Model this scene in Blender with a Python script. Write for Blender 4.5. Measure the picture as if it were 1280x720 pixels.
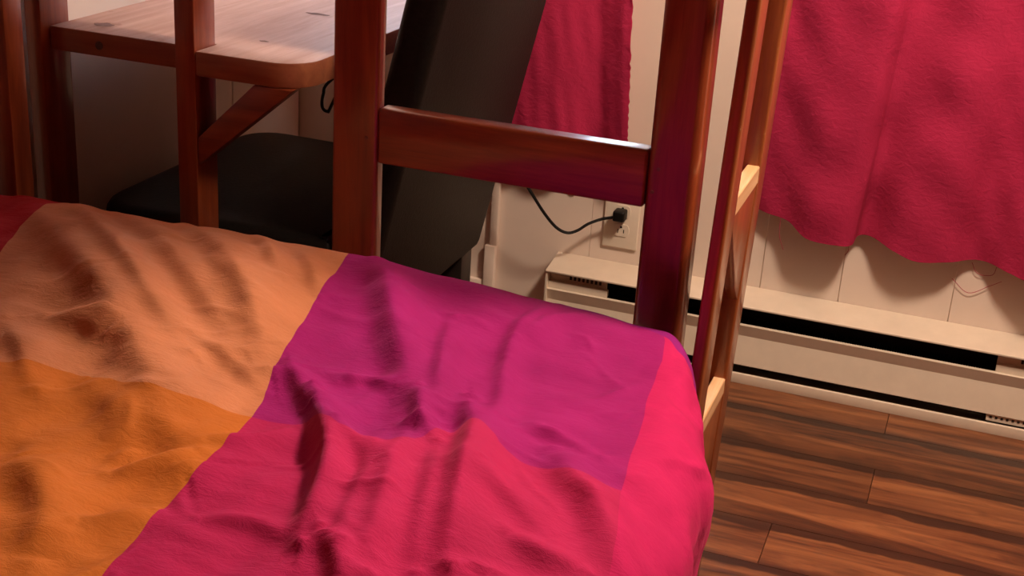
import bpy, bmesh, math, random
import numpy as np
from mathutils import Vector, Matrix
random.seed(7); np.random.seed(7)
for o in list(bpy.data.objects): bpy.data.objects.remove(o)
scene = bpy.context.scene
COL = scene.collection

# ------------------------------------------------------------------ camera
FPX, PITCH, ROLL, YAW, CAM_H = 1722.4, 0.381, -0.065, 0.322, 1.146
def cam_axes(p, r, y):
    right = np.array([math.cos(y), math.sin(y), 0]); f0 = np.array([-math.sin(y), math.cos(y), 0]); up = np.array([0, 0, 1.])
    fwd = math.cos(p)*f0 - math.sin(p)*up; dn = -(math.cos(p)*up + math.sin(p)*f0)
    return np.array([math.cos(r)*right + math.sin(r)*dn, -math.sin(r)*right + math.cos(r)*dn, fwd])
RC = cam_axes(PITCH, ROLL, YAW); CAM = np.array([0, 0, CAM_H])
cd = bpy.data.cameras.new('camera'); cam = bpy.data.objects.new('camera', cd); COL.objects.link(cam)
cd.sensor_width = 36; cd.lens = FPX/1280*36; cd.clip_start = .02; cd.clip_end = 60
cam.matrix_world = Matrix([[RC[0][i], -RC[1][i], -RC[2][i], CAM[i]] for i in range(3)] + [[0, 0, 0, 1]])
scene.camera = cam
def ray(u, v): return RC.T @ np.array([(u-640)/FPX, (v-360)/FPX, 1])
def at_y(u, v, Y): d = ray(u, v); return CAM + d*(Y/d[1])
def at_x(u, v, X): d = ray(u, v); return CAM + d*(X/d[0])
def at_z(u, v, Z): d = ray(u, v); return CAM + d*((Z-CAM_H)/d[2])
def project(P):
    c = (np.asarray(P)-CAM) @ RC.T
    return np.stack([FPX*c[..., 0]/c[..., 2]+640, FPX*c[..., 1]/c[..., 2]+360, c[..., 2]], -1)

# ------------------------------------------------------------------ world, exposure
world = bpy.data.worlds.new('world'); scene.world = world; world.use_nodes = True
bgn = world.node_tree.nodes['Background']; bgn.inputs[0].default_value = (.72, .84, 1, 1); bgn.inputs[1].default_value = 11.0
vs = scene.view_settings
scene.display_settings.display_device = 'sRGB'
vs.view_transform = 'Standard'; vs.look = 'None'; vs.gamma = 1; vs.use_curve_mapping = False; vs.exposure = 0.0
LAMP_POS = (.24, 1.62, 1.80); LAMP_POWER = 240; LAMP_COL = (1, .75, .56)
WORLD_SIZE = None

# ------------------------------------------------------------------ material helpers
def new_mat(name):
    m = bpy.data.materials.new(name); m.use_nodes = True
    nt = m.node_tree; return m, nt, nt.nodes['Principled BSDF']
def nd(nt, t, **kw):
    n = nt.nodes.new(t)
    for k, v in kw.items():
        if k in n.inputs: n.inputs[k].default_value = v
        else: setattr(n, k, v)
    return n
def ramp(nt, stops, src):
    n = nt.nodes.new('ShaderNodeValToRGB'); e = n.color_ramp.elements
    while len(e) > 1: e.remove(e[-1])
    e[0].position = stops[0][0]; e[0].color = (*stops[0][1], 1)
    for p, c in stops[1:]:
        x = e.new(p); x.color = (*c, 1)
    nt.links.new(src, n.inputs[0]); return n
def mix(nt, a, b, fac, mode='MIX'):
    n = nt.nodes.new('ShaderNodeMix'); n.data_type = 'RGBA'; n.blend_type = mode
    for s, v in ((0, fac), (6, a), (7, b)):
        if hasattr(v, 'is_output') or hasattr(v, 'links'): nt.links.new(v, n.inputs[s])
        elif s == 0: n.inputs[0].default_value = v
        else: n.inputs[s].default_value = (*v, 1)
    return n.outputs[2]
def coords(nt, scale, rnd=0):
    tc = nt.nodes.new('ShaderNodeTexCoord'); mp = nt.nodes.new('ShaderNodeMapping'); mp.inputs['Scale'].default_value = scale
    nt.links.new(tc.outputs['Object'], mp.inputs['Vector'])
    if rnd:
        oi = nt.nodes.new('ShaderNodeObjectInfo'); mu = nd(nt, 'ShaderNodeMath', operation='MULTIPLY'); mu.inputs[1].default_value = rnd
        nt.links.new(oi.outputs['Random'], mu.inputs[0])
        cx = nt.nodes.new('ShaderNodeCombineXYZ')
        for i in range(3): nt.links.new(mu.outputs[0], cx.inputs[i])
        nt.links.new(cx.outputs[0], mp.inputs['Location'])
    return mp.outputs[0]
def noise(nt, vec, scale, detail=4, rough=.55, dist=0):
    n = nd(nt, 'ShaderNodeTexNoise', Scale=scale, Detail=detail, Roughness=rough, Distortion=dist)
    nt.links.new(vec, n.inputs['Vector']); return n.outputs['Fac']
def bump(nt, bs, h, strength, dist=.001, prev=None):
    b = nd(nt, 'ShaderNodeBump', Strength=strength, Distance=dist); nt.links.new(h, b.inputs['Height'])
    if prev is not None: nt.links.new(prev.outputs[0], b.inputs['Normal'])
    nt.links.new(b.outputs[0], bs.inputs['Normal']); return b
def wood(name, light, dark, axis, rough=.34, coat=.7, spots=None, scuff=None):
    m, nt, bs = new_mat(name)
    sc = [14, 14, 14]; sc[axis] = 1.1
    v = coords(nt, sc, 9)
    g = noise(nt, v, 3.2, 7, .62, .7); fine = noise(nt, v, 17, 5, .6)
    r = ramp(nt, [(.28, dark), (.5, tuple((a+b)/2 for a, b in zip(light, dark))), (.72, light)], g)
    c = mix(nt, r.outputs[0], dark, ramp(nt, [(.55, (0, 0, 0)), (.8, (.55, .55, .55))], fine).outputs[0])
    if spots:
        k = noise(nt, coords(nt, (1, 1, 1), 5), spots[0], 5, .6); c = mix(nt, c, spots[1], ramp(nt, [(spots[2], (0, 0, 0)), (spots[2]+.08, (.8, .8, .8))], k).outputs[0])
    if scuff:
        sv = coords(nt, (60, 60, 25), 3); k = noise(nt, sv, 2.2, 4, .7); c = mix(nt, c, scuff, ramp(nt, [(.71, (0, 0, 0)), (.74, (.7, .7, .7))], k).outputs[0])
    nt.links.new(c, bs.inputs['Base Color'])
    bs.inputs['Roughness'].default_value = rough; bs.inputs['Coat Weight'].default_value = coat; bs.inputs['Coat Roughness'].default_value = .12
    bump(nt, bs, fine, .18, .0008); return m
def plain(name, col, rough=.5, var=.08, vs_=30, spec=.5, metal=0, bmp=.05, dirt=None):
    m, nt, bs = new_mat(name); v = coords(nt, (1, 1, 1), 3); n = noise(nt, v, vs_, 5, .6)
    lo = tuple(c*(1-var) for c in col); hi = tuple(min(1, c*(1+var)) for c in col)
    c = ramp(nt, [(.3, lo), (.7, hi)], n).outputs[0]
    if dirt:
        k = noise(nt, v, dirt[1], 6, .7); c = mix(nt, c, dirt[0], ramp(nt, [(dirt[2], (0, 0, 0)), (dirt[2]+.06, (.7, .7, .7))], k).outputs[0])
    nt.links.new(c, bs.inputs['Base Color'])
    bs.inputs['Roughness'].default_value = rough; bs.inputs['Metallic'].default_value = metal; bs.inputs['Specular IOR Level'].default_value = spec
    if bmp: bump(nt, bs, n, bmp, .002)
    return m
def fabric(name, col, var=.12, weave=900, sheen=.25, crinkle=.35, slub=.1, fuzz=None):
    m, nt, bs = new_mat(name); v = coords(nt, (1, 1, 1))
    lo = tuple(c*(1-var) for c in col); hi = tuple(min(1, c*(1+var)) for c in col)
    n = noise(nt, v, 9, 5, .6); c = ramp(nt, [(.3, lo), (.7, hi)], n).outputs[0]
    sl = noise(nt, coords(nt, (40, 300, 40)), 2.0, 4, .7)
    c = mix(nt, c, tuple(x*.72 for x in col), ramp(nt, [(.58, (0, 0, 0)), (.75, (slub*4,)*3)], sl).outputs[0])
    nt.links.new(c, bs.inputs['Base Color'])
    bs.inputs['Roughness'].default_value = .85; bs.inputs['Specular IOR Level'].default_value = .15
    bs.inputs['Sheen Weight'].default_value = sheen; bs.inputs['Sheen Roughness'].default_value = .4
    bs.inputs['Sheen Tint'].default_value = (*[min(1, x*1.2+.1) for x in col], 1)
    cr = noise(nt, coords(nt, (55, 120, 90)), 1.0, 5, .65, .5)
    b1 = bump(nt, bs, cr, crinkle, .006)
    wv = noise(nt, v, weave, 2, .5); bump(nt, bs, wv, .25, .0006, b1)
    return m

M = {}
RED_L, RED_D = (.36, .078, .022), (.15, .023, .008)
for i, a in enumerate('xyz'):
    M['wood_'+a] = wood('varnished_pine_'+a, RED_L, RED_D, i)
M['ladder_z'] = wood('worn_varnished_pine_z', (.46, .14, .042), (.22, .05, .018), 2, .3, .35, scuff=(.75, .5, .35))
M['tread'] = wood('bare_pine', (.86, .60, .36), (.55, .28, .10), 1, .6, 0)
M['desk'] = wood('rough_desk_pine', (.62, .43, .37), (.43, .26, .20), 1, .62, .0, spots=(9, (.20, .08, .05), .64))
M['desk_shaded'] = wood('desk_side_shade_pine', (.40, .14, .06), (.22, .06, .03), 0, .45, .1)  # desk sides: shade and red bounce painted into the pine
M['cream'] = plain('cream_paint', (.80, .685, .595), .5, .035, 6, .4, bmp=.03, dirt=((.5, .40, .32), 40, .73))
M['cream_gap'] = plain('cream_paint_joint', (.78, .66, .57), .7, .05, 20, bmp=0)
M['ceiling'] = wood('low_bounce_ceiling', (.30, .16, .08), (.18, .08, .04), 0, .6, 0)  # unseen ceiling, dark boards invented to cut bounced light
M['dark_wall'] = wood('low_bounce_brown_wall', (.20, .09, .045), (.10, .04, .02), 2, .6, 0)  # unseen walls, brown panelling invented to keep bounced light low
M['heater'] = plain('heater_enamel', (.76, .67, .55), .38, .04, 30, .5, dirt=((.30, .17, .10), 55, .74))
M['heater_dark'] = plain('heater_inside', (.012, .010, .010), .6, .2)
M['fin'] = plain('heater_fin_metal', (.05, .045, .045), .4, .2, metal=.6)
M['plastic'] = plain('ivory_plastic', (.80, .72, .60), .35, .02, bmp=0)
M['black'] = plain('black_rubber', (.005, .005, .005), .5, .2, spec=.25, bmp=0)
M['metal'] = plain('steel', (.6, .58, .55), .3, .05, metal=1, bmp=0)
M['leather'] = plain('black_leather', (.009, .007, .006), .5, .25, 160, .12, bmp=.25)
M['chair_leg'] = plain('dark_chair_wood', (.012, .008, .007), .45, .2)
M['white'] = plain('white_trim', (.8, .77, .72), .4, .03)
M['mattress'] = fabric('mattress_ticking', (.7, .66, .6))
M['curtain'] = fabric('crimson_curtain_cotton', (.41, .021, .078), .10, 1100, .0, .4, .05)
PANELC = {'red': (.42, .015, .022), 'peach': (.58, .225, .105), 'orange': (.54, .158, .026), 'magenta': (.33, .011, .15),
          'pink': (.44, .016, .10), 'hotpink': (.53, .015, .125), 'rim_daylight': (.27, .012, .19)}  # edge colour: purple corner patch plus daylight tint and shade painted in
for k, c in PANELC.items(): M['fab_'+k] = fabric('duvet_cotton_'+k, c, .10, 900, .25, .30, .12)
def floor_mat():
    m, nt, bs = new_mat('hand_scraped_floor')
    v = coords(nt, (1.6, 16, 16), 40)
    g = noise(nt, v, 1.6, 7, .62, 1.2); g2 = noise(nt, v, 7, 5, .65, .3)
    r = ramp(nt, [(.30, (.045, .015, .007)), (.46, (.17, .058, .022)), (.62, (.30, .115, .042)), (.8, (.42, .18, .065))], g)
    c = mix(nt, r.outputs[0], (.05, .016, .008), ramp(nt, [(.56, (0, 0, 0)), (.72, (.6, .6, .6))], g2).outputs[0])
    k = noise(nt, coords(nt, (3, 8, 8), 17), 2.6, 3, .5); c = mix(nt, c, (.035, .012, .006), ramp(nt, [(.62, (0, 0, 0)), (.78, (.75, .75, .75))], k).outputs[0])
    # dark scraped edges of each board: generated coordinate across the board
    tc = nt.nodes.new('ShaderNodeTexCoord'); sx = nt.nodes.new('ShaderNodeSeparateXYZ'); nt.links.new(tc.outputs['Generated'], sx.inputs[0])
    w = noise(nt, coords(nt, (7, 1, 1), 11), 1.0, 3, .6)
    ad = nd(nt, 'ShaderNodeMath', operation='MULTIPLY_ADD'); ad.inputs[1].default_value = .30; nt.links.new(w, ad.inputs[0]); nt.links.new(sx.outputs[1], ad.inputs[2])
    er = ramp(nt, [(.15, (.75,)*3), (.30, (0, 0, 0)), (1.0, (0, 0, 0))], ad.outputs[0])
    er2 = ramp(nt, [(.0, (0, 0, 0)), (.96, (0, 0, 0)), (1.12, (.9,)*3)], ad.outputs[0])
    c = mix(nt, c, (.035, .012, .006), er.outputs[0]); c = mix(nt, c, (.035, .012, .006), er2.outputs[0])
    oi = nt.nodes.new('ShaderNodeObjectInfo'); hs = nd(nt, 'ShaderNodeHueSaturation'); mr = nd(nt, 'ShaderNodeMapRange'); mr.inputs[3].default_value = .72; mr.inputs[4].default_value = 1.25
    nt.links.new(oi.outputs['Random'], mr.inputs[0]); nt.links.new(mr.outputs[0], hs.inputs['Value']); nt.links.new(c, hs.inputs['Color'])
    nt.links.new(hs.outputs[0], bs.inputs['Base Color'])
    bs.inputs['Roughness'].default_value = .42; bs.inputs['Coat Weight'].default_value = .15; bs.inputs['Coat Roughness'].default_value = .3
    bump(nt, bs, g, .35, .003); return m
M['floor'] = floor_mat()
def glass_mat():
    m, nt, bs = new_mat('window_glass'); bs.inputs['Transmission Weight'].default_value = 1; bs.inputs['Roughness'].default_value = .02; bs.inputs['IOR'].default_value = 1.02
    n = noise(nt, coords(nt, (1, 1, 1)), 3); nt.links.new(ramp(nt, [(0, (.95, .97, 1)), (1, (1, 1, 1))], n).outputs[0], bs.inputs['Base Color']); return m
M['glass'] = glass_mat()
def lamp_mat():
    m, nt, bs = new_mat('lit_lamp_glass'); bs.inputs['Base Color'].default_value = (.9, .85, .75, 1)
    bs.inputs['Emission Color'].default_value = (*LAMP_COL, 1); bs.inputs['Emission Strength'].default_value = LAMP_POWER; return m
M['lamp'] = lamp_mat()

# ------------------------------------------------------------------ object helpers
def tag(o, label=None, cat=None, group=None, kind=None):
    for k, v in (('label', label), ('category', cat), ('group', group), ('kind', kind)):
        if v: o[k] = v
    return o
def empty(name, loc):
    o = bpy.data.objects.new(name, None); o.empty_display_size = .05; o.location = loc; COL.objects.link(o); return o
def world_origin(o):
    v = Vector((0, 0, 0))
    while o is not None: v += o.location; o = o.parent
    return v
def link(name, me, mat, parent=None, origin=None, angle=40):
    """me holds world coordinates; the origin moves to `origin` (or stays with the parent)."""
    o = bpy.data.objects.new(name, me); COL.objects.link(o)
    base = world_origin(parent) if parent else Vector((0, 0, 0))
    org = Vector(origin) if origin is not None else base
    me.transform(Matrix.Translation(-org)); o.location = org-base
    if parent: o.parent = parent
    if mat: me.materials.append(mat)
    if angle:
        me.shade_smooth(); me.set_sharp_from_angle(angle=math.radians(angle))
    return o
def bm_mesh(bm, name='m'):
    me = bpy.data.meshes.new(name); bm.normal_update(); bm.to_mesh(me); bm.free(); return me
def add_box(bm, a, b, bev=0, segs=2):
    r = bmesh.ops.create_cube(bm, size=1); vs_ = r['verts']
    for v in vs_:
        v.co = Vector([a[i]+(v.co[i]+.5)*(b[i]-a[i]) for i in range(3)])
    if bev:
        es = {e for v in vs_ for e in v.link_edges}
        bmesh.ops.bevel(bm, geom=list(es), offset=bev, segments=segs, profile=.5, affect='EDGES')
def box(name, a, b, mat, parent=None, bev=.002, segs=2, origin=None):
    bm = bmesh.new(); add_box(bm, a, b, bev, segs)
    if origin is None and parent is None: origin = ((a[0]+b[0])/2, (a[1]+b[1])/2, a[2])
    return link(name, bm_mesh(bm, name), mat, parent, origin)
def add_prism(bm, pts, vec, bev=0, segs=2):
    """polygon pts (3d) extruded along vec"""
    n0 = len(bm.verts)
    vs_ = [bm.verts.new(p) for p in pts]; f = bm.faces.new(vs_)
    r = bmesh.ops.extrude_face_region(bm, geom=[f]); nv = [e for e in r['geom'] if isinstance(e, bmesh.types.BMVert)]
    for v in nv: v.co += Vector(vec)
    allv = set(vs_) | set(nv); fs = {f2 for v in allv for f2 in v.link_faces}
    bmesh.ops.recalc_face_normals(bm, faces=list(fs))
    if bev:
        es = {e for v in allv for e in v.link_edges if e.calc_face_angle(0) > .6}
        bmesh.ops.bevel(bm, geom=list(es), offset=bev, segments=segs, profile=.5, affect='EDGES')
def prism(name, pts, vec, mat, parent=None, bev=0, origin=None, segs=2):
    bm = bmesh.new(); add_prism(bm, pts, vec, bev, segs); return link(name, bm_mesh(bm, name), mat, parent, origin)
def smooth_path(pts, n=8):
    P = [np.array(p, float) for p in pts]; P = [2*P[0]-P[1]] + P + [2*P[-1]-P[-2]]; out = []
    for i in range(1, len(P)-2):
        for k in range(n):
            t = k/n; a, b, c, d = P[i-1:i+3]
            out.append(.5*((2*b)+(-a+c)*t+(2*a-5*b+4*c-d)*t*t+(-a+3*b-3*c+d)*t**3))
    out.append(P[-2]); return out
def add_tube(bm, path, r, seg=8):
    path = [Vector(p) for p in path]; rings = []; up = Vector((.3, .2, 1)).normalized()
    for i, p in enumerate(path):
        t = (path[min(i+1, len(path)-1)]-path[max(i-1, 0)]).normalized()
        a = t.cross(up); a = a.normalized() if a.length > 1e-4 else Vector((1, 0, 0)); b = t.cross(a)
        rings.append([bm.verts.new(p+(a*math.cos(2*math.pi*k/seg)+b*math.sin(2*math.pi*k/seg))*r) for k in range(seg)])
    for q in range(len(rings)-1):
        for k in range(seg):
            bm.faces.new((rings[q][k], rings[q][(k+1) % seg], rings[q+1][(k+1) % seg], rings[q+1][k]))
    bm.faces.new(rings[0]); bm.faces.new(rings[-1])
    bmesh.ops.recalc_face_normals(bm, faces=bm.faces[:])
def tube(name, path, r, mat, parent=None, seg=8, origin=None):
    bm = bmesh.new(); add_tube(bm, path, r, seg); return link(name, bm_mesh(bm, name), mat, parent, origin)
def add_lathe(bm, prof, c, seg=24):
    rings = []
    for (r, z) in prof:
        rings.append([bm.verts.new((c[0]+r*math.cos(2*math.pi*k/seg), c[1]+r*math.sin(2*math.pi*k/seg), c[2]+z)) for k in range(seg)])
    for q in range(len(rings)-1):
        for k in range(seg): bm.faces.new((rings[q][k], rings[q][(k+1) % seg], rings[q+1][(k+1) % seg], rings[q+1][k]))
    bm.faces.new(rings[0]); bm.faces.new(rings[-1]); bmesh.ops.recalc_face_normals(bm, faces=bm.faces[:])

# ------------------------------------------------------------------ room
XL, XR, YF, YB, ZC = -1.345, 2.6, -2.2, 2.537, 2.4
YBK, XLK = YB+.004, XL-.004            # backing planes behind the boards
WIN = [(-1.2, -.5), (-.186, .52)]; WZ0, WZ1 = .80, 1.85
floor = tag(box('floor', (XL-.1, YF-.1, -.06), (XR+.1, YB+.1, -.012), M['heater_dark'], bev=0), kind='structure')
edges = [2.537-.001, 2.485, 2.367, 2.2225, 2.094, 1.962]
while edges[-1] > YF: edges.append(edges[-1]-.128)
joint0 = {1: -.053, 3: -.055, 5: -.19, 2: .52, 4: .62}
plank_cache = {}
for r in range(len(edges)-1):
    y1, y0 = edges[r], max(edges[r+1], YF)
    L = 1.22; x = joint0.get(r, random.uniform(-1, 0)); 
    while x > XL: x -= L
    while x < XR:
        a, b = max(x, XL), min(x+L, XR); x += L
        if b-a < .01: continue
        w = y1-y0-.0012; l = b-a-.0012; key = (round(w, 4), round(l, 4))
        if key not in plank_cache:
            bm = bmesh.new(); add_box(bm, (-l/2, -w/2, -.012), (l/2, w/2, 0), 0, 1); me = bm_mesh(bm, 'plank'); me.materials.append(M['floor']); plank_cache[key] = me
        o = bpy.data.objects.new('plank', plank_cache[key]); COL.objects.link(o); o.parent = floor
        o.location = Vector(((a+b)/2, (y0+y1)/2, 0))-floor.location

def wall_slab(name, boxes, mat):
    bm = bmesh.new()
    for a, b in boxes: add_box(bm, a, b)
    return tag(link(name, bm_mesh(bm, name), mat, None, boxes[0][0], 0), kind='structure')
bx = [((XL-.1, YBK, 0), (XR+.1, YBK+.12, WZ0)), ((XL-.1, YBK, WZ1), (XR+.1, YBK+.12, ZC))]
for a, b in ((XL-.1, WIN[0][0]), (WIN[0][1], WIN[1][0]), (WIN[1][1], XR+.1)): bx.append(((a, YBK, WZ0), (b, YBK+.12, WZ1)))
wall_b = wall_slab('wall_back', bx, M['cream_gap'])
wall_l = wall_slab('wall_left', [((XLK-.12, YF, 0), (XLK, YBK, ZC))], M['cream_gap'])
wall_r = wall_slab('wall_right', [((XR, YF, 0), (XR+.12, YBK, ZC))], M['dark_wall'])
wall_f = wall_slab('wall_front', [((XL, YF-.12, 0), (XR, YF, ZC))], M['dark_wall'])
tag(box('ceiling', (XL-.1, YF-.1, ZC), (XR+.1, YBK+.1, ZC+.1), M['ceiling'], bev=0), kind='structure')
jx = [XL, -1.2, -1.03, -.893, -.687, -.5, -.337, -.186, .019, .17, .36, .52]
while jx[-1] < XR-.2: jx.append(jx[-1]+random.choice((.15, .19, .2)))
jx.append(XR)
for a, b in zip(jx[:-1], jx[1:]):
    spans = [(0.0, ZC)]
    if any(w[0]-.01 <= a and b <= w[1]+.01 for w in WIN): spans = [(0.0, WZ0), (WZ1, ZC)]
    for z0, z1 in spans: box('panel', (a+.0002, YB, z0), (b-.0002, YBK+.001, z1), M['cream'], wall_b, .0008, 1)
jy = [YB, 2.267, 1.66, 1.37, 1.08, .79, .5, .2, -.1, -.4, -.7, -1.0, -1.3, -1.6, -1.9, YF]
for a, b in zip(jy[1:], jy[:-1]): box('panel', (XLK-.001, a+.0012, 0), (XL, b-.0012, ZC), M['cream'], wall_l, .002, 1)
# window openings with frames, sash bars and glass
for n, (wa, wb) in enumerate(WIN):
    w = tag(empty('window_%d' % (n+1), ((wa+wb)/2, YB, WZ0)), kind='structure')
    bm = bmesh.new()
    for a, b in (((wa, YB-.012, WZ0), (wb, YBK+.12, WZ0+.045)), ((wa, YB-.012, WZ1-.045), (wb, YBK+.12, WZ1)),
                 ((wa, YB-.012, WZ0+.045), (wa+.045, YBK+.12, WZ1-.045)), ((wb-.045, YB-.012, WZ0+.045), (wb, YBK+.12, WZ1-.045))): add_box(bm, a, b, .003, 1)
    link('frame', bm_mesh(bm), M['white'], w)
    box('sash_bar', (wa+.045, YB+.03, (WZ0+WZ1)/2-.02), (wb-.045, YB+.06, (WZ0+WZ1)/2+.02), M['white'], w)
    for z0, z1 in ((WZ0+.045, (WZ0+WZ1)/2-.02), ((WZ0+WZ1)/2+.02, WZ1-.045)):
        box('pane', (wa+.045, YB+.042, z0), (wb-.045, YB+.046, z1), M['glass'], w, 0)
# upright batten left of the heater and its wider foot block
t1 = tag(box('trim_1', (-.899, YB-.013, .165), (-.882, YB, WZ0-.001), M['cream'], bev=.003), kind='structure')
box('foot_block', (-.907, YB-.016, 0), (-.884, YB, .165), M['cream'], t1, .002)
bb = tag(box('baseboard_back', (XL+.02, YB-.012, 0), (-.908, YB, .085), M['cream'], bev=.003), kind='structure')

# ------------------------------------------------------------------ ceiling lamp (out of frame, it lights the room)
lp = tag(empty('ceiling_lamp', (LAMP_POS[0], LAMP_POS[1], ZC)), 'round lit ceiling lamp above the floor beside the bed', 'lamp')
bm = bmesh.new(); add_lathe(bm, [(.10, 0), (.11, -.02), (.10, -.03)], (LAMP_POS[0], LAMP_POS[1], ZC)); link('base', bm_mesh(bm), M['white'], lp)
bm = bmesh.new(); add_lathe(bm, [(.03, .10), (.08, .085), (.105, .045), (.11, 0), (.098, -.05), (.06, -.085), (.02, -.10)], LAMP_POS, 20)
tube('flex', [(LAMP_POS[0], LAMP_POS[1], ZC-.02), (LAMP_POS[0], LAMP_POS[1], LAMP_POS[2]+.06)], .006, M['white'], lp)
link('glass_shade', bm_mesh(bm), M['lamp'], lp)

# ------------------------------------------------------------------ bunk bed
bed = tag(empty('bunk_bed', (-.82, .6, 0)), 'reddish varnished timber bunk bed frame holding the colourful duvet', 'bed')
PT = 2.0                                # posts run up to the upper bunk guard rail
YE = 1.58
p4 = box('post', (-.365, YE, 0), (-.303, YE+.058, PT), M['wood_z'], bed, .011, 3)
p3 = box('post', (-.790, YE, 0), (-.7245, YE+.024, PT), M['wood_z'], bed, .006, 3)
pl = box('post', (XL+.003, YE, 0), (-1.30, YE+.04, PT), M['wood_z'], bed, .004, 2)
for x0, x1 in ((-.365, -.303), (XL+.003, -1.30)): box('post', (x0, -.46, 0), (x1, -.40, PT), M['wood_z'], bed, .008, 2)
def rail_between(z0, z1): return box('rail', (-.7245, YE+.001, z0), (-.365, YE+.029, z1), M['wood_x'], bed, .004, 3)
rl = rail_between(.616, .690)
box('rail', (-1.30, YE+.002, .24), (-.79, YE+.03, .36), M['wood_x'], bed, .004); rail_between(.24, .36)
box('side_rail', (-.345, -.40, .24), (-.305, YE, .38), M['wood_y'], bed, .004)
box('side_rail', (XL+.004, -.40, .24), (XL+.04, YE, .38), M['wood_y'], bed, .004)
UZ = 1.205
box('side_rail', (-.345, -.40, UZ), (-.305, YE, UZ+.14), M['wood_y'], bed, .004)
box('side_rail', (XL+.004, -.40, UZ), (XL+.04, YE, UZ+.14), M['wood_y'], bed, .004)
box('end_rail', (-1.30, YE+.002, UZ), (-.79, YE+.03, UZ+.14), M['wood_x'], bed, .004); box('end_rail', (-.7245, YE+.002, UZ), (-.365, YE+.03, UZ+.14), M['wood_x'], bed, .004)
box('end_rail', (-1.30, -.45, UZ), (-.365, -.41, UZ+.14), M['wood_x'], bed, .004)
for i in range(14):
    y = -.34+i*.142; box('slat', (XL+.04, y, UZ+.02), (-.345, y+.07, UZ+.038), M['wood_x'], bed, .002, 1)
for i in range(14):
    y = -.34+i*.142; box('slat', (XL+.04, y, .252), (-.345, y+.07, .27), M['wood_x'], bed, .002, 1)
for (u, v, par) in ((823, 212, p4), (815, 240, p4), (458, 172, p3)):
    P = at_y(u, v, YE); bm = bmesh.new()
    add_tube(bm, [(P[0], YE+.002, P[2]), (P[0], YE-.0008, P[2])], .0024, 10); link('screw', bm_mesh(bm), plain('dull_screw', (.22, .10, .07), .5, bmp=0), par)
P = at_y(718, 236, YB); tube('round_cap', [(P[0], YB+.001, P[2]), (P[0], YB-.006, P[2]), (P[0], YB-.0065, P[2])], .0085, plain('tan_cap', (.42, .33, .27), .6), wall_b, 16)
mt = tag(box('mattress', (-1.338, -.38, .272), (-.335, 1.56, .45), M['mattress'], bev=.03, segs=3), 'pale mattress under the colourful duvet on the lower bunk', 'mattress')
mt2 = tag(box('mattress', (XL+.045, -.38, UZ+.039), (-.35, 1.56, UZ+.18), M['mattress'], bev=.03, segs=3), 'pale mattress lying on the slats of the upper bunk', 'mattress')

# ------------------------------------------------------------------ ladder on the bed's open side
lad = tag(empty('bunk_ladder', (-.26, 1.63, 0)), 'narrow worn orange-brown wooden ladder standing against the right bed post', 'ladder')
def leaning(name, xb, xt, w, y0, y1, zt, bev):
    bm = bmesh.new(); add_box(bm, (0, y0, 0), (w, y1, zt), bev, 3)
    for v in bm.verts: v.co.x += xb+(xt-xb)*v.co.z/zt
    return link(name, bm_mesh(bm), M['ladder_z'], lad)
leaning('rail', -.2808, -.2323, .0171, 1.50, 1.555, 1.75, .0048)
leaning('rail', -.2937, -.2447, .0284, 1.71, 1.765, 1.75, .004)
def lx(z): return -.2654+.028*z
for z in (.055, .351, .654, .966, 1.28):
    t = box('tread', (lx(z)-.0175, 1.55, z-.024), (lx(z)-.001, 1.716, z), M['tread'], lad, .0015, 1)
    x = lx(z)-.002
    if z < .9: prism('cleat', [(x, 1.553, z-.023), (x, 1.7105, z-.023), (lx(z-.18)-.002, 1.7105, max(.001, z-.187)), (lx(z-.155)-.002, 1.67, max(.002, z-.155))], (-.014, 0, 0), M['ladder_z'], t, .0015)

# ------------------------------------------------------------------ desk
DZ, DY = .710, 1.656
desk = tag(empty('desk', (-1.09, 2.05, 0)), 'rough pale wooden desk with rounded corner fixed to thin posts behind the bed', 'desk')
pts = [(-1.302, DY+.024), (-1.075, DY+.024), (-1.075, DY+.057), (-1.0415, DY+.057), (-1.0415, DY)]
rc = .055; cx, cy = -.872-rc, DY+rc
for k in range(9):
    a = -math.pi/2+k*math.pi/16; pts.append((cx+rc*math.cos(a), cy+rc*math.sin(a)))
pts += [(-.872, 2.44), (-1.302, 2.44)]
top = prism('desk_top', [(x, y, DZ-.036) for x, y in pts], (0, 0, .036), M['desk'], desk, .003)
me = top.data; me.materials.append(M['desk_shaded'])
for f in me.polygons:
    if abs(f.normal.z) < .5: f.material_index = 1  # upright faces take the pine with shade in its colour
for P, rx, ry in ((at_z(130, 31, DZ), .017, .011), (at_z(397, 18, DZ), .022, .007), (at_z(330, 52, DZ), .008, .004)):
    bm = bmesh.new(); n = 14
    vs_ = [bm.verts.new((P[0]+rx*math.cos(2*math.pi*k/n), P[1]+ry*math.sin(2*math.pi*k/n)*(1+.3*math.sin(k*2.1)), DZ+.0006)) for k in range(n)]
    c0 = bm.verts.new((P[0], P[1], DZ+.0009))
    for k in range(n): bm.faces.new((vs_[k], vs_[(k+1) % n], c0))
    link('knot', bm_mesh(bm), plain('desk_knot', (.13, .05, .035), .6, .3, 90), top)
P = at_y(124, 57, DY+.024); bm = bmesh.new(); add_tube(bm, [(P[0], DY+.03, P[2]), (P[0], DY+.0232, P[2])], .0065, 12); link('screw_hole', bm_mesh(bm), plain('screw_hole_dark', (.10, .06, .045), .5, .4, 200), top)  # dark disc painted in place of an open screw hole
box('post', (-1.0745, DY, 0), (-1.042, DY+.056, 1.7), M['wood_z'], desk, .0025)
box('post', (-1.330, DY+.005, 0), (-1.3025, DY+.072, 1.7), M['wood_z'], desk, .0025)
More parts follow.
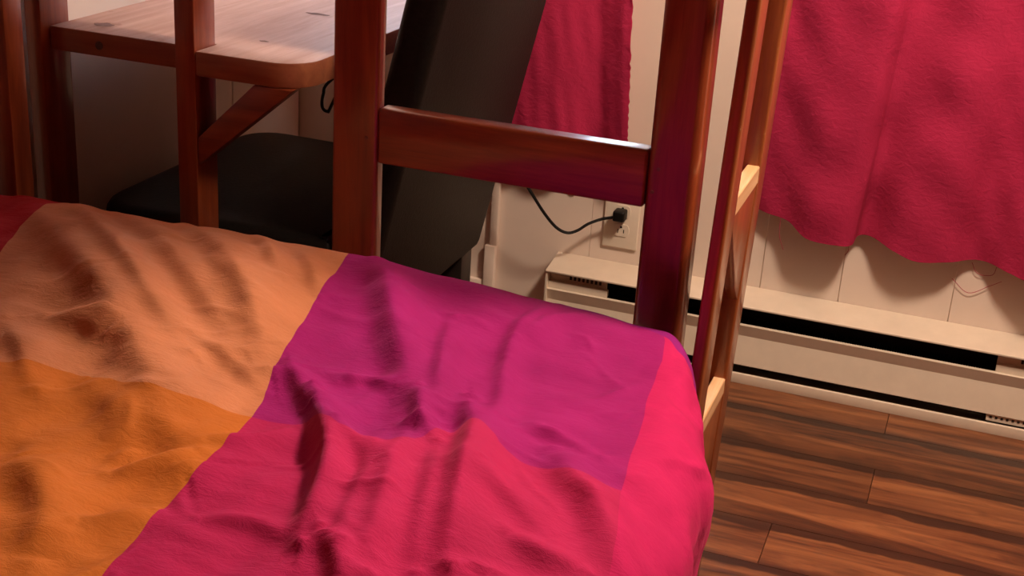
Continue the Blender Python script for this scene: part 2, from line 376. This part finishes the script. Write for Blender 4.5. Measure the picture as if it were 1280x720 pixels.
box('top_rail', (-1.302, DY+.01, 1.62), (-1.075, DY+.04, 1.69), M['wood_x'], desk, .003)
box('wall_cleat', (-1.302, 2.41, DZ-.086), (-.90, 2.44, DZ-.037), M['wood_x'], desk, .002)
q = [at_y(u, v, DY+.001) for u, v in ((243.5, 172), (243.5, 206), (366, 110))]
zb = DZ-.0365
br = [(-1.0415, DY+.001, q[0][2]), (-1.0415, DY+.001, q[1][2]), (-.889, DY+.001, zb), (-.950, DY+.001, zb)]
prism('brace', br, (0, .032, 0), M['wood_x'], desk, .002)

# ------------------------------------------------------------------ black chair pushed under the desk
chair = tag(empty('chair', (-1.03, 1.97, 0)), 'black leather high-backed chair tucked under the desk with its back to the window', 'chair')
SY0, SY1, SZ = 1.728, 2.215, .435
XB0, LEAN = -.822, .225                # back face foot, lean per metre
sp = []; r_ = .075; sx0, sx1 = -1.275, -.865
for (ccx, ccy, a0) in ((sx0+r_, SY0+r_*.7, math.pi), (sx1-.01, SY0+.01, 1.5*math.pi), (sx1-.01, SY1-.01, 0), (sx0+r_, SY1-r_*.9, .5*math.pi)):
    rr = r_ if ccx < -1.1 else .01
    for k in range(7):
        a = a0+k*math.pi/12; sp.append((ccx+rr*math.cos(a), ccy+rr*math.sin(a)))
bm = bmesh.new(); add_prism(bm, [(x, y, SZ-.11) for x, y in sp], (0, 0, .11), .022, 4)
bmesh.ops.subdivide_edges(bm, edges=[], cuts=1)
link('seat', bm_mesh(bm), M['leather'], chair)
prism('seat_apron', [(x*.99-.01, 1.97+(y-1.97)*.96, SZ-.17) for x, y in sp], (0, 0, .062), M['chair_leg'], chair, .003)
bm = bmesh.new(); add_box(bm, (-.06, SY0, 0), (0, SY1+.02, .78), .018, 4)
for v in bm.verts: v.co.x += XB0+LEAN*v.co.z-.05*max(0, .25-v.co.z)*0; v.co.z += .262; v.co.y += .035*(1-min(1, v.co.z/.8)) if v.co.y > 2 else 0
link('backrest', bm_mesh(bm), M['leather'], chair)
for x, y in ((-1.22, SY0+.03), (-1.22, SY1-.07), (-.90, SY0+.03)):
    box('leg', (x, y, 0), (x+.04, y+.04, SZ-.15), M['chair_leg'], chair, .003)
box('leg', (-.875, SY1-.035, 0), (-.826, SY1+.015, .30), M['chair_leg'], chair, .003)

# ------------------------------------------------------------------ baseboard heater
HY = 2.460; HX0, HX1, EX0, EX1 = -.752, .235, -.625, .113
ht = tag(empty('baseboard_heater', ((HX0+HX1)/2, 2.5, 0)), 'cream electric baseboard heater running along the wall under the curtain', 'heater')
yw = YB-.0005
prism('top_plate', [(HX0, yw, .174), (HX0, HY-.002, .160), (HX0, HY-.002, .1565), (HX0, yw, .1705)], (HX1-HX0, 0, 0), M['heater'], ht, .0006)
box('back_plate', (HX0+.002, yw-.004, .002), (HX1-.002, yw, .170), M['heater_dark'], ht, 0)
fp = prism('front_panel', [(HX0+.002, HY+.013, .1195), (HX0+.002, HY+.004, .1190), (HX0+.002, HY+.0125, .0945), (HX0+.002, HY+.002, .037), (HX0+.002, HY+.006, .0355), (HX0+.002, HY+.0175, .0945)],
      (HX1-HX0-.004, 0, 0), M['heater'], ht, .0006)
fp.data.set_sharp_from_angle(angle=math.radians(12))
prism('bottom_lip', [(HX0+.002, HY-.003, 0), (HX0+.002, HY-.003, .020), (HX0+.002, HY+.001, .0215), (HX0+.002, HY+.003, .004), (HX0+.002, yw-.005, .004), (HX0+.002, yw-.005, 0)], (HX1-HX0-.004, 0, 0), M['heater'], ht, .0005)
tube('element', [(HX0+.08, HY+.045, .080), (HX1-.08, HY+.045, .080)], .012, M['fin'], ht, 10)
bm = bmesh.new(); n = 150
for i in range(n):
    x = EX0+.02+(EX1-EX0-.04)*i/(n-1); add_box(bm, (x-.0003, HY+.034, .05), (x+.0003, HY+.066, .112))
tag(link('fins', bm_mesh(bm), M['fin'], ht, None, 0), kind='stuff')
for x0, x1, nm in ((HX0, EX0, 'l'), (EX1, HX1, 'r')):
    xo = x0 if nm == 'l' else x1-.0035
    prism('end_plate', [(xo, yw, 0), (xo, HY+.001, 0), (xo, HY+.0005, .158), (xo, yw, .1705)], (.0035, 0, 0), M['heater'], ht, 0)
    c = box('junction_cover', (x0+.004, HY+.022, .022), (x1-.004, HY+.026, .147), M['heater'], ht, .001, 1)
    box('cover_flange', (x0+.004, HY+.011, .1195), (x1, HY+.0225, .1335), M['heater'], c, .0005, 1)
    # dark vent teeth along the upper slot, dark holes along the lower slot
    k = 8
    for i in range(k):
        x = x0+.045+i*.0088 if nm == 'l' else x0+.045+i*.012
        if x < x1-.01: box('vent_tooth', (x, HY+.0205, .1395), (x+.0045, HY+.0222, .1465), M['heater_dark'], c, 0)
    box('cover_strip', (x0+.004, HY+.006, .0222), (x1, HY+.010, .0385), M['heater'], c, .0005, 1)
    for i in range(9):
        x = x0+.010+i*.0098; box('vent_hole', (x, HY+.0052, .0285), (x+.0045, HY+.0062, .0325), M['heater_dark'], c, 0)

# ------------------------------------------------------------------ outlet, plug and cord
ou = tag(empty('wall_outlet', (-.625, YB, .206)), 'ivory double wall outlet above the heater with one free socket', 'outlet')
box('cover_plate', (-.661, YB-.006, .206), (-.589, YB-.0005, .322), M['plastic'], ou, .002, 3)
for i, z in enumerate((.2445, .2840)):
    bm = bmesh.new(); add_tube(bm, [(-.6235, YB-.006, z), (-.6235, YB-.0078, z)], .0168, 24)
    for v in bm.verts: v.co.z = z+max(-.0125, min(.0125, v.co.z-z))
    rcp = link('socket', bm_mesh(bm), M['plastic'], ou)
    add = [('slot', (-.6305, z-.006), (-.6288, z+.002)), ('slot', (-.6185, z-.005), (-.6168, z+.002))]
    for nm, a, b in add: box(nm, (a[0], YB-.0082, a[1]), (b[0], YB-.0076, b[1]), M['black'], rcp, 0)
    bm = bmesh.new(); add_tube(bm, [(-.6235, YB-.0076, z+.0068), (-.6235, YB-.0082, z+.0068)], .0023, 10); link('ground_hole', bm_mesh(bm), M['black'], rcp)
pc = tag(empty('power_cord', (-.625, YB-.02, .28)), 'black power cord plugged into the wall outlet and hanging in a loop', 'cord')
bm = bmesh.new(); add_box(bm, (-.6365, YB-.036, .2695), (-.6125, YB-.0079, .2915), .004, 3); link('plug', bm_mesh(bm), M['black'], pc)
cp = [(-.632, YB-.028, .277)] + [at_y(u, v, YB-d) for u, v, d in ((752, 274, .032), (735, 280, .045), (722, 288, .055), (709, 291, .065), (695, 284, .075), (680, 266, .085), (666, 244, .095), (655, 226, .10), (640, 200, .105), (618, 168, .11))]
cp += [(-.93, 2.42, .47), (-.985, 2.40, .56), (-1.02, 2.38, .62)]
cord_end = [at_y(u, v, 2.30) for u, v in ((414, 100), (404, 118), (403, 134), (410, 139), (416, 128))]
cp += [(-1.06, 2.33, .60)] + cord_end + [(-1.08, 2.31, .64), (-1.05, 2.30, .668)]
tube('cable', smooth_path(cp, 7), .0031, M['black'], pc, 8)

# ------------------------------------------------------------------ curtains
def curtain(name, label, hem, top, ztop, ruffle, parts, wr):
    """hem / top: rows of (x, y, z) with equal counts, joined by straight fall lines with soft folds"""
    cu = empty(name, (float(np.mean([p[0] for p in hem])), YB-.06, float(min(p[2] for p in hem))))
    tag(cu, label, 'curtain', 'red curtains at the window wall')
    hem = np.array(smooth_path(hem, 14)); top = np.array(smooth_path(top, 14)); nu = len(hem); nv = 150
    V = []; tt = np.linspace(0, 1, nv)**1.8
    gx = np.linspace(hem[:, 0].min()-.1, hem[:, 0].max()+.1, 400); gy = np.interp(gx, hem[:, 0], hem[:, 1])
    kern = np.exp(-((np.arange(-60, 61)*(gx[1]-gx[0]))/.020)**2); kern /= kern.sum()
    ysm = np.interp(hem[:, 0], gx, np.convolve(np.pad(gy, 60, mode='edge'), kern, 'valid'))
    rng = np.random.RandomState(3)
    for j, t in enumerate(tt):
        row = hem*(1-t)+top*t
        e = np.arange(nu)/(nu-1)
        z = row[:, 2]
        row = row.copy(); w = np.exp(-((z-hem[:, 2])/.08)); row[:, 1] = (hem[:, 1]*w+ysm*(1-w))*(1-t)+top[:, 1]*t
        row[:, 1] += (.0022*np.sin(e*53+z*9)+.0016*np.sin(e*29-z*31+1)*np.cos(z*17+e*7))*wr*.6
        row[:, 1] += wr*np.sin(z*41+e*19+2*np.sin(e*11))*np.sin(e*17+z*6)*.0022
        for side, sgn in ((0, 1), (nu-1, -1)):
            if ruffle & (1 if side == 0 else 2):
                k = np.exp(-np.abs(np.arange(nu)-side)/1.6)
                row[:, 0] += sgn*k*.0012*np.sin(z*560+np.sin(z*60)*2); row[:, 1] += k*.002*np.sin(z*560+1)
        row[:, 1] = np.minimum(row[:, 1], YB-.007)
        V.append(row)
    V = np.array(V); F = [(j*nu+i, j*nu+i+1, (j+1)*nu+i+1, (j+1)*nu+i) for j in range(nv-1) for i in range(nu-1)]
    me = bpy.data.meshes.new('cloth'); me.from_pydata(V.reshape(-1, 3).tolist(), [], F)
    c = link('cloth', me, M['curtain'], cu, None, 180)
    so = c.modifiers.new('thickness', 'SOLIDIFY'); so.thickness = .0016; so.offset = 0
    for path in parts: tube('loose_thread', smooth_path(path, 6), .00055, M['curtain'], cu, 5)
    x0, x1 = top[0][0]-.05, top[-1][0]+.05
    rod = tag(tube('curtain_rod', [(x0, YB-.06, ztop+.012), (x1, YB-.06, ztop+.012)], .009, M['metal'], None, 12, ((x0+x1)/2, YB-.06, ztop)), 'metal curtain rod above the ' + ('left' if 'left' in label else 'right') + ' red curtain', 'curtain rod', 'curtain rods')
    for x in (x0+.02, x1-.02): box('bracket', (x-.006, YB-.06, ztop+.004), (x+.006, YB, ztop+.014), M['metal'], rod, .001, 1)
    return cu
def folds(x0, x1, n, y0, amp, z): return [(x0+(x1-x0)*i/(n-1), y0-amp*(i % 2), z) for i in range(n)]
hem_px = [(938, 256, .014), (960, 266, .030), (985, 277, .050), (1008, 299, .070), (1048, 308, .078), (1064, 306, .060), (1073, 294, .022), (1092, 297, .028), (1118, 314, .052), (1146, 328, .062),
          (1185, 327, .045), (1212, 325, .022), (1238, 329, .026), (1262, 342, .052), (1285, 354, .07)]
hemR = [tuple(at_y(u, v, YB-d)) for u, v, d in hem_px]
x, z = hemR[-1][0], hemR[-1][2]
hemR += [(x+.04, YB-.07, .30), (x+.08, YB-.022, .315), (x+.13, YB-.06, .30), (x+.19, YB-.07, .295), (x+.24, YB-.02, .31), (x+.30, YB-.06, .30)]
ZT = 1.98
topR = [(-.262+(p[0]-hemR[0][0])*1.0, YB-.045-.012*math.sin(p[0]*34+1.2), ZT) for p in hemR]
thr = [[at_y(u, v, YB-.012) for u, v in ((942, 262), (941, 280), (938, 296), (940, 308))], [at_y(u, v, YB-.045) for u, v in ((976, 272), (974, 292), (977, 306), (979, 312))],
       [at_y(u, v, YB-.006) for u, v in ((1215, 328), (1222, 342), (1240, 344), (1246, 334))], [at_y(u, v, YB-.006) for u, v in ((1190, 348), (1210, 366), (1236, 358), (1252, 352))],
       [at_y(u, v, YB-.05) for u, v in ((1061, 308), (1060, 314), (1056, 319))]]
curtain('curtain', 'wide wrinkled crimson curtain right of the ladder hanging above the heater', hemR, topR, ZT, 1, thr, 1.6)
hx = [-.885, -.865, -.84, -.815, -.79, -.76, -.735, -.71, -.685, -.66, -.635, -.612]
hy = [.050, .050, .052, .054, .056, .056, .052, .040, .026, .032, .048, .052]
hemL = [(a, YB-b, .372+.006*math.sin(i*2)) for i, (a, b) in enumerate(zip(hx, hy))]
topL = [(a-.095, YB-.055+(.055-b)*.5, ZT) for a, b in zip(hx, hy)]
curtain('curtain', 'narrow crimson curtain on the left between black chair and bed post', hemL, topL, ZT, 2, [], .5)

# ------------------------------------------------------------------ duvet
def seg_signed(P, L, ext=2.0):
    """signed distance of points P (n,2) to polyline L; positive on its left side; also the position 0..1 along it"""
    L = np.array(L, float)
    if ext:
        a = L[0]+(L[0]-L[1])/np.linalg.norm(L[0]-L[1])*ext; b = L[-1]+(L[-1]-L[-2])/np.linalg.norm(L[-1]-L[-2])*ext
        L = np.vstack([a, L, b])
    cum = np.concatenate([[0], np.cumsum(np.linalg.norm(np.diff(L, axis=0), axis=1))])
    best = np.full(len(P), 1e9); sg = np.zeros(len(P)); al = np.zeros(len(P))
    for i in range(len(L)-1):
        d = L[i+1]-L[i]; l2 = d@d
        if l2 < 1e-12: continue
        t = np.clip(((P-L[i])@d)/l2, 0, 1); w = P-(L[i]+t[:, None]*d); dist = np.hypot(w[:, 0], w[:, 1])
        cr = d[0]*w[:, 1]-d[1]*w[:, 0]; m = dist < best-1e-9
        best[m] = dist[m]; sg[m] = np.sign(cr[m]); al[m] = (cum[i]+t[m]*math.sqrt(l2))/cum[-1]
    return best*np.where(sg == 0, 1, sg), al
def sstep(a, b, x): t = np.clip((x-a)/(b-a), 0, 1); return t*t*(3-2*t)
XS, RB, HANG = -1.338, .085, .24
ZTOP = .515
arc = .5*math.pi*(.08+RB)/2
s_flat = 1.0; s_tot = s_flat+arc+HANG
s = np.linspace(0, s_tot, 400)
t = np.concatenate([np.linspace(-.42, .52, 26)[:-1], np.linspace(.52, 1.72, 350)])
S, T = np.meshgrid(s, t, indexing='xy')
def xr(Y):   # x of the outermost bulge of the overhang
    return np.interp(Y, [-.5, .8, 1.0, 1.1, 1.2, 1.25, 1.3, 1.35, 1.4, 1.45, 1.485, 1.51, 1.6], [-.16, -.160, -.166, -.170, -.180, -.190, -.203, -.217, -.232, -.247, -.262, -.282, -.286])
def ra(Y): return np.interp(Y, [-.5, .9, 1.15, 1.3, 1.4, 1.6], [.11, .10, .08, .06, .042, .035])
YROLL = 1.455; RY = .10
ty = np.clip((T-YROLL)/(RY*1.57), 0, 1)
Yp = np.where(T < YROLL, T, YROLL+RY*np.sin(ty*math.pi/2))
dropY = np.where(T < YROLL, 0, .10*(1-np.cos(ty*math.pi/2)))+np.maximum(0, T-YROLL-RY*1.57)
tx = np.clip((S-s_flat)/arc, 0, 1); hang = np.maximum(0, S-s_flat-arc)
xo = xr(Yp); RA = ra(Yp); xe = xo-RA
Xp = np.where(S <= s_flat, XS+(xe-XS)*S/s_flat, xe+RA*np.sin(tx*math.pi/2)-.12*hang)
dropX = np.where(S <= s_flat, 0, RB*(1-np.cos(tx*math.pi/2)))+hang
# gentle top relief: crown of the stuffing, then hand-placed folds
base = ZTOP+np.interp(Xp, [-1.34, -1.2, -.95, -.75, -.55, -.4, -.3, -.2], [.000, .004, .008, .013, .006, -.004, -.010, -.012])*sstep(1.15, 1.45, Yp)
base += .012*np.sin(Xp*7.0+1)*np.sin(Yp*6.0-.5)*(1-sstep(1.3, 1.45, Yp))
Zp = base-dropX-dropY
Zp = np.maximum(Zp, .20+.01*np.sin(T*30))
FOLD = [  # pixel path of the crest, height, width on the shaded (left) side, width on the lit side
 ([(30, 250), (60, 285), (100, 335), (145, 400), (190, 475), (222, 540), (235, 590)], .015, .026, .055),
 ([(88, 252), (122, 300), (160, 350), (205, 410), (240, 455)], .009, .014, .030),
 ([(150, 265), (185, 300), (235, 362), (278, 415), (305, 450)], .010, .018, .035),
 ([(235, 285), (270, 330), (306, 382), (328, 430), (340, 470)], .014, .020, .050),
 ([(318, 296), (340, 345), (352, 372)], .008, .012, .022),
 ([(372, 320), (388, 350), (398, 385)], .006, .010, .022),
 ([(60, 398), (105, 412), (135, 432)], .007, .012, .022),
 ([(5, 400), (30, 440), (42, 480)], .006, .012, .03),
 ([(232, 430), (285, 455), (330, 490)], .005, .010, .02),
 ([(110, 470), (150, 510), (160, 560)], .008, .02, .03),
 ([(135, 586), (190, 583), (250, 575)], .006, .009, .016),
 ([(95, 655), (140, 650), (190, 640)], .005, .009, .014),
 ([(30, 560), (55, 610), (60, 660), (40, 700)], .009, .02, .03),
 ([(470, 335), (486, 390), (502, 450), (514, 505), (518, 540)], .016, .020, .038),
 ([(395, 500), (404, 550), (410, 600), (400, 640), (376, 700)], .018, .012, .024),
 ([(362, 462), (376, 490), (388, 520)], .008, .009, .018),
 ([(425, 482), (460, 480), (492, 494)], .006, .007, .014),
 ([(522, 500), (528, 540), (545, 570)], .008, .009, .016),
 ([(566, 400), (556, 440), (550, 485), (552, 525)], .008, .010, .020),
 ([(588, 505), (590, 560), (580, 620), (566, 690), (560, 730)], .019, .014, .034),
 ([(640, 420), (630, 470), (620, 530)], .006, .010, .012),
 ([(700, 372), (655, 402), (632, 440)], .005, .008, .014),
 ([(740, 388), (690, 398), (650, 420)], .005, .007, .012),
 ([(428, 560), (456, 590), (462, 620), (442, 662), (430, 710)], .010, .011, .018),
 ([(512, 545), (500, 590), (488, 640), (472, 690), (462, 740)], .013, .014, .022),
 ([(552, 560), (544, 610), (532, 665), (520, 730)], .010, .012, .02),
 ([(400, 690), (420, 720), (430, 760)], .010, .010, .02),
 ([(690, 570), (712, 600), (742, 645), (762, 700), (770, 740)], .011, .016, .026),
 ([(645, 534), (690, 548), (750, 578)], .005, .008, .014),
 ([(635, 690), (680, 712), (720, 720)], .006, .010, .018),
 ([(250, 655), (320, 668), (370, 690)], .005, .009, .014),
 ([(255, 560), (320, 555), (370, 540)], .004, .008, .014),
 ([(480, 545), (470, 580), (478, 610)], .005, .010, .014),
 ([(600, 620), (640, 650), (690, 690)], .005, .012, .02)]
# fold positions live in the duvet's own (s, t) sheet
def px_to_st(pts):
    out = []
    for u, v in pts:
        P = at_z(u, v, ZTOP); e = float(xr(P[1])-ra(P[1]))
        out.append(((P[0]-XS)/(e-XS)*s_flat if P[0] < e else s_flat+(P[0]-e), P[1]))
    return out
ST = np.stack([S.ravel(), T.ravel()], 1)
rel = np.zeros(len(ST))
for path, A, wl, wr_ in FOLD:
    L = [tuple(p[:2]) for p in smooth_path([(*p, 0) for p in px_to_st(path)], 5)]
    sd, al = seg_signed(ST, L, 0)
    # the shaded side lies on the low-s side of the crest
    d0 = np.array(L[-1])-np.array(L[0]); left_is_low = d0[1] > 0
    low = (sd > 0) if left_is_low else (sd < 0)
    if abs(d0[0]) > abs(d0[1])*1.5: low = (sd < 0) if d0[0] > 0 else (sd > 0)   # crosswise folds: shaded side faces the viewer
    w = np.where(low, wl, wr_); taper = np.sin(np.clip(al, .04, .96)*math.pi)**.6
    rel += (1.9 if path[0][0] < 330 else 1.75)*A*np.exp(-(np.abs(sd)/w)**2)*np.where((al <= 0) | (al >= 1), np.exp(-(np.abs(sd)/wl)**2)*.3+.1, taper)
rng = np.random.RandomState(11)
for i in range(60):   # small random creases in the cotton, mostly crosswise
    c = np.array([rng.uniform(.35, 1.15), rng.uniform(.72, 1.42)]); a = rng.normal(0, .5)+(math.pi/2 if rng.rand() < .35 else 0); h = rng.uniform(.025, .075)*np.array([math.cos(a), math.sin(a)])
    near = np.abs(ST-c).max(1) < .14; k = np.nonzero(near)[0]
    if len(k) == 0: continue
    sd, al = seg_signed(ST[k], [c-h, c+h*.2+[0, rng.normal(0, .008)], c+h], 0); w = rng.uniform(.004, .009)
    rel[k] += rng.uniform(.0015, .0035)*np.exp(-(sd/w)**2)*np.sin(np.clip(al, 0, 1)*math.pi)
rel = rel.reshape(S.shape)
def wav(fx, fy, ph, warp): return np.sin(S*fx+T*fy+ph+warp*np.sin(S*fy*.7-T*fx*.6+ph*1.7))
rel += .0026*wav(38, 22, .3, 1.2)*wav(11, -17, 1, .8)+.0018*wav(-45, 60, 2, 1.5)*wav(21, 13, .4, 1)+.0006*wav(120, 70, 1, 2)*wav(-17, 29, .4, 1)
side = sstep(s_flat+.3*arc, s_flat+arc, S)
rel += side*(.006*np.sin(T*26+.6)+.004*np.sin(T*47+S*6))
rel *= (1-.6*sstep(1.40, 1.50, T))
V = np.stack([Xp, Yp, Zp], -1)
du = np.gradient(V, axis=1); dv = np.gradient(V, axis=0); N = np.cross(du, dv); N /= np.linalg.norm(N, axis=-1, keepdims=True)+1e-12
V = V+N*rel[..., None]
V[..., 0] = np.maximum(V[..., 0], XL+.004); V[..., 1] = np.minimum(V[..., 1], YE-.004)
du = np.gradient(V, axis=1); dv = np.gradient(V, axis=0); N = np.cross(du, dv); N /= np.linalg.norm(N, axis=-1, keepdims=True)+1e-12
# seams: the photographed seam pixels are dropped on the sheet where they meet it
PX = project(V.reshape(-1, 3)); facing = ((CAM-V.reshape(-1, 3))*N.reshape(-1, 3)).sum(1) > 0
vis = facing & (PX[:, 0] > -150) & (PX[:, 0] < 1000) & (PX[:, 1] < 900) & (PX[:, 1] > 150); VI = np.nonzero(vis)[0]
def drop(pts):
    out = []
    for u, v in pts:
        d = (PX[VI, 0]-u)**2+(PX[VI, 1]-v)**2+.02*(PX[VI, 2]*100)**2*0; k = np.argsort(d)[:6]; w = 1/(d[k]+.5); out.append((ST[VI[k]]*w[:, None]).sum(0)/w.sum())
    out = np.array(out)
    if len(out) > 6:
        sm = out.copy(); sm[1:-1] = .25*out[:-2]+.5*out[1:-1]+.25*out[2:]; out = sm
    return out
SE = {
 'A': [(436, 312), (425, 326), (410, 350), (385, 390), (350, 440), (335, 480), (318, 520), (290, 545), (255, 580), (225, 612), (205, 635), (165, 678), (125, 722)],
 'B': [(0, 452), (40, 455), (95, 458), (130, 472), (180, 485), (215, 488), (260, 503), (314, 521)],
 'C': [(318, 522), (345, 527), (378, 530), (388, 518), (405, 519), (420, 535), (450, 543), (490, 551), (515, 548), (550, 535), (580, 522), (600, 524), (612, 533), (620, 552), (645, 572), (672, 584), (690, 582), (720, 590), (755, 603), (779, 613)],
 'D': [(831, 424), (820, 460), (806, 505), (795, 545), (785, 580), (777, 615), (769, 655), (765, 690), (762, 722)],
 'E': [(82, 245), (60, 255), (40, 268), (25, 283), (12, 300), (0, 316)],
 'F': [(700, 380), (735, 391), (780, 403), (812, 412), (831, 424), (848, 438), (858, 452)]}  # seam at the right end, elsewhere the bound of the painted edge tint
DR = {k: drop(v) for k, v in SE.items()}
for k, back in (('A', True), ('D', True), ('E', True)):   # past the far edge these seams run straight on down the end of the sheet
    DR[k] = np.vstack([DR[k][0]+[0, .35], DR[k]])
FLD = {k: seg_signed(ST, v)[0].reshape(S.shape) for k, v in DR.items() if k != 'F'}
fs, ft = zip(*sorted((p[0], p[1]) for p in DR['F']))
FLD['F'] = T-np.interp(S, [fs[0]-.25]+list(fs)+[s_tot], [ft[0]+.12]+list(ft)+[ft[-1]-.02])
def orient(k, u, v):   # make the field positive on the side of pixel (u, v)
    p = np.array(drop([(u, v)])); kk = np.argmin(((ST-p)**2).sum(1))
    if FLD[k].ravel()[kk] < 0: FLD[k] = -FLD[k]
orient('A', 600, 450); orient('B', 100, 600); orient('C', 500, 650); orient('D', 850, 560); orient('E', 10, 260)
PAN = [('peach', [('A', -1), ('E', -1), ('B', -1)], 'pale peach panel'), ('orange', [('A', -1), ('E', -1), ('B', 1)], 'deep orange panel'), ('red', [('A', -1), ('E', 1)], 'dark red corner panel'),
       ('magenta', [('A', 1), ('D', -1), ('F', -1), ('C', -1)], 'purple magenta panel'), ('pink', [('A', 1), ('D', -1), ('F', -1), ('C', 1)], 'raspberry pink panel'),
       ('hotpink', [('A', 1), ('D', 1), ('F', -1)], 'hot pink side panel'), ('rim_daylight', [('A', 1), ('F', 1)], 'purple edge panel with daylight tint and shade in its colour')]
duv = tag(empty('duvet', (-.8, .6, .45)), 'rumpled patchwork duvet in orange peach purple and pink on the lower bunk', 'duvet')
nT, nS = S.shape; VF = V.reshape(-1, 3); NF = N.reshape(-1, 3); idx = np.arange(nT*nS).reshape(nT, nS)
quads = np.stack([idx[:-1, :-1], idx[:-1, 1:], idx[1:, 1:], idx[1:, :-1]], -1).reshape(-1, 4)
for key, conds, lab in PAN:
    inside = np.ones(nT*nS, bool); fl = []
    for k, sg in conds:
        g = FLD[k].ravel()*sg; fl.append(g); inside &= g >= 0
    nin = inside[quads].sum(1); full = quads[nin == 4]
    # cells any condition rules out entirely are skipped, the rest are clipped
    cand = quads[(nin < 4)]; keep = np.ones(len(cand), bool)
    for g in fl: keep &= (g[cand] >= 0).any(1)
    cand = cand[keep]
    verts = []; norms = []; remap = {}; faces = []
    def vid(kk):
        if kk not in remap:
            remap[kk] = len(verts); verts.append(VF[kk]); norms.append(NF[kk])
        return remap[kk]
    for qd in full.tolist(): faces.append([vid(k) for k in qd])
    for qd in cand.tolist():
        poly = [(VF[k], NF[k], [g[k] for g in fl], k) for k in qd]
        for ci in range(len(fl)):
            out = []
            for i in range(len(poly)):
                a, b = poly[i], poly[(i+1) % len(poly)]; ga, gb = a[2][ci], b[2][ci]
                if ga >= 0: out.append(a)
                if (ga >= 0) != (gb >= 0):
                    w = ga/(ga-gb); out.append((a[0]+(b[0]-a[0])*w, a[1]+(b[1]-a[1])*w, [p+(q2-p)*w for p, q2 in zip(a[2], b[2])], None))
            poly = out
            if len(poly) < 3: break
        if len(poly) < 3: continue
        ids = []
        for p in poly:
            if p[3] is not None: ids.append(vid(p[3]))
            else:
                kk = tuple(np.round(p[0], 6))
                if kk not in remap: remap[kk] = len(verts); verts.append(p[0]); norms.append(p[1])
                ids.append(remap[kk])
        ids = [q2 for i, q2 in enumerate(ids) if q2 != ids[i-1]]
        if len(set(ids)) >= 3: faces.append(list(dict.fromkeys(ids)))
    if not faces: continue
    me = bpy.data.meshes.new('panel_'+key); me.from_pydata([tuple(p) for p in verts], [], faces); me.update()
    o = link('panel', me, M['fab_'+key], duv, None, 0); me.shade_smooth()
    nn = np.array(norms); nn /= np.linalg.norm(nn, axis=1, keepdims=True); me.normals_split_custom_set_from_vertices(nn.tolist())
    tag(o, lab)
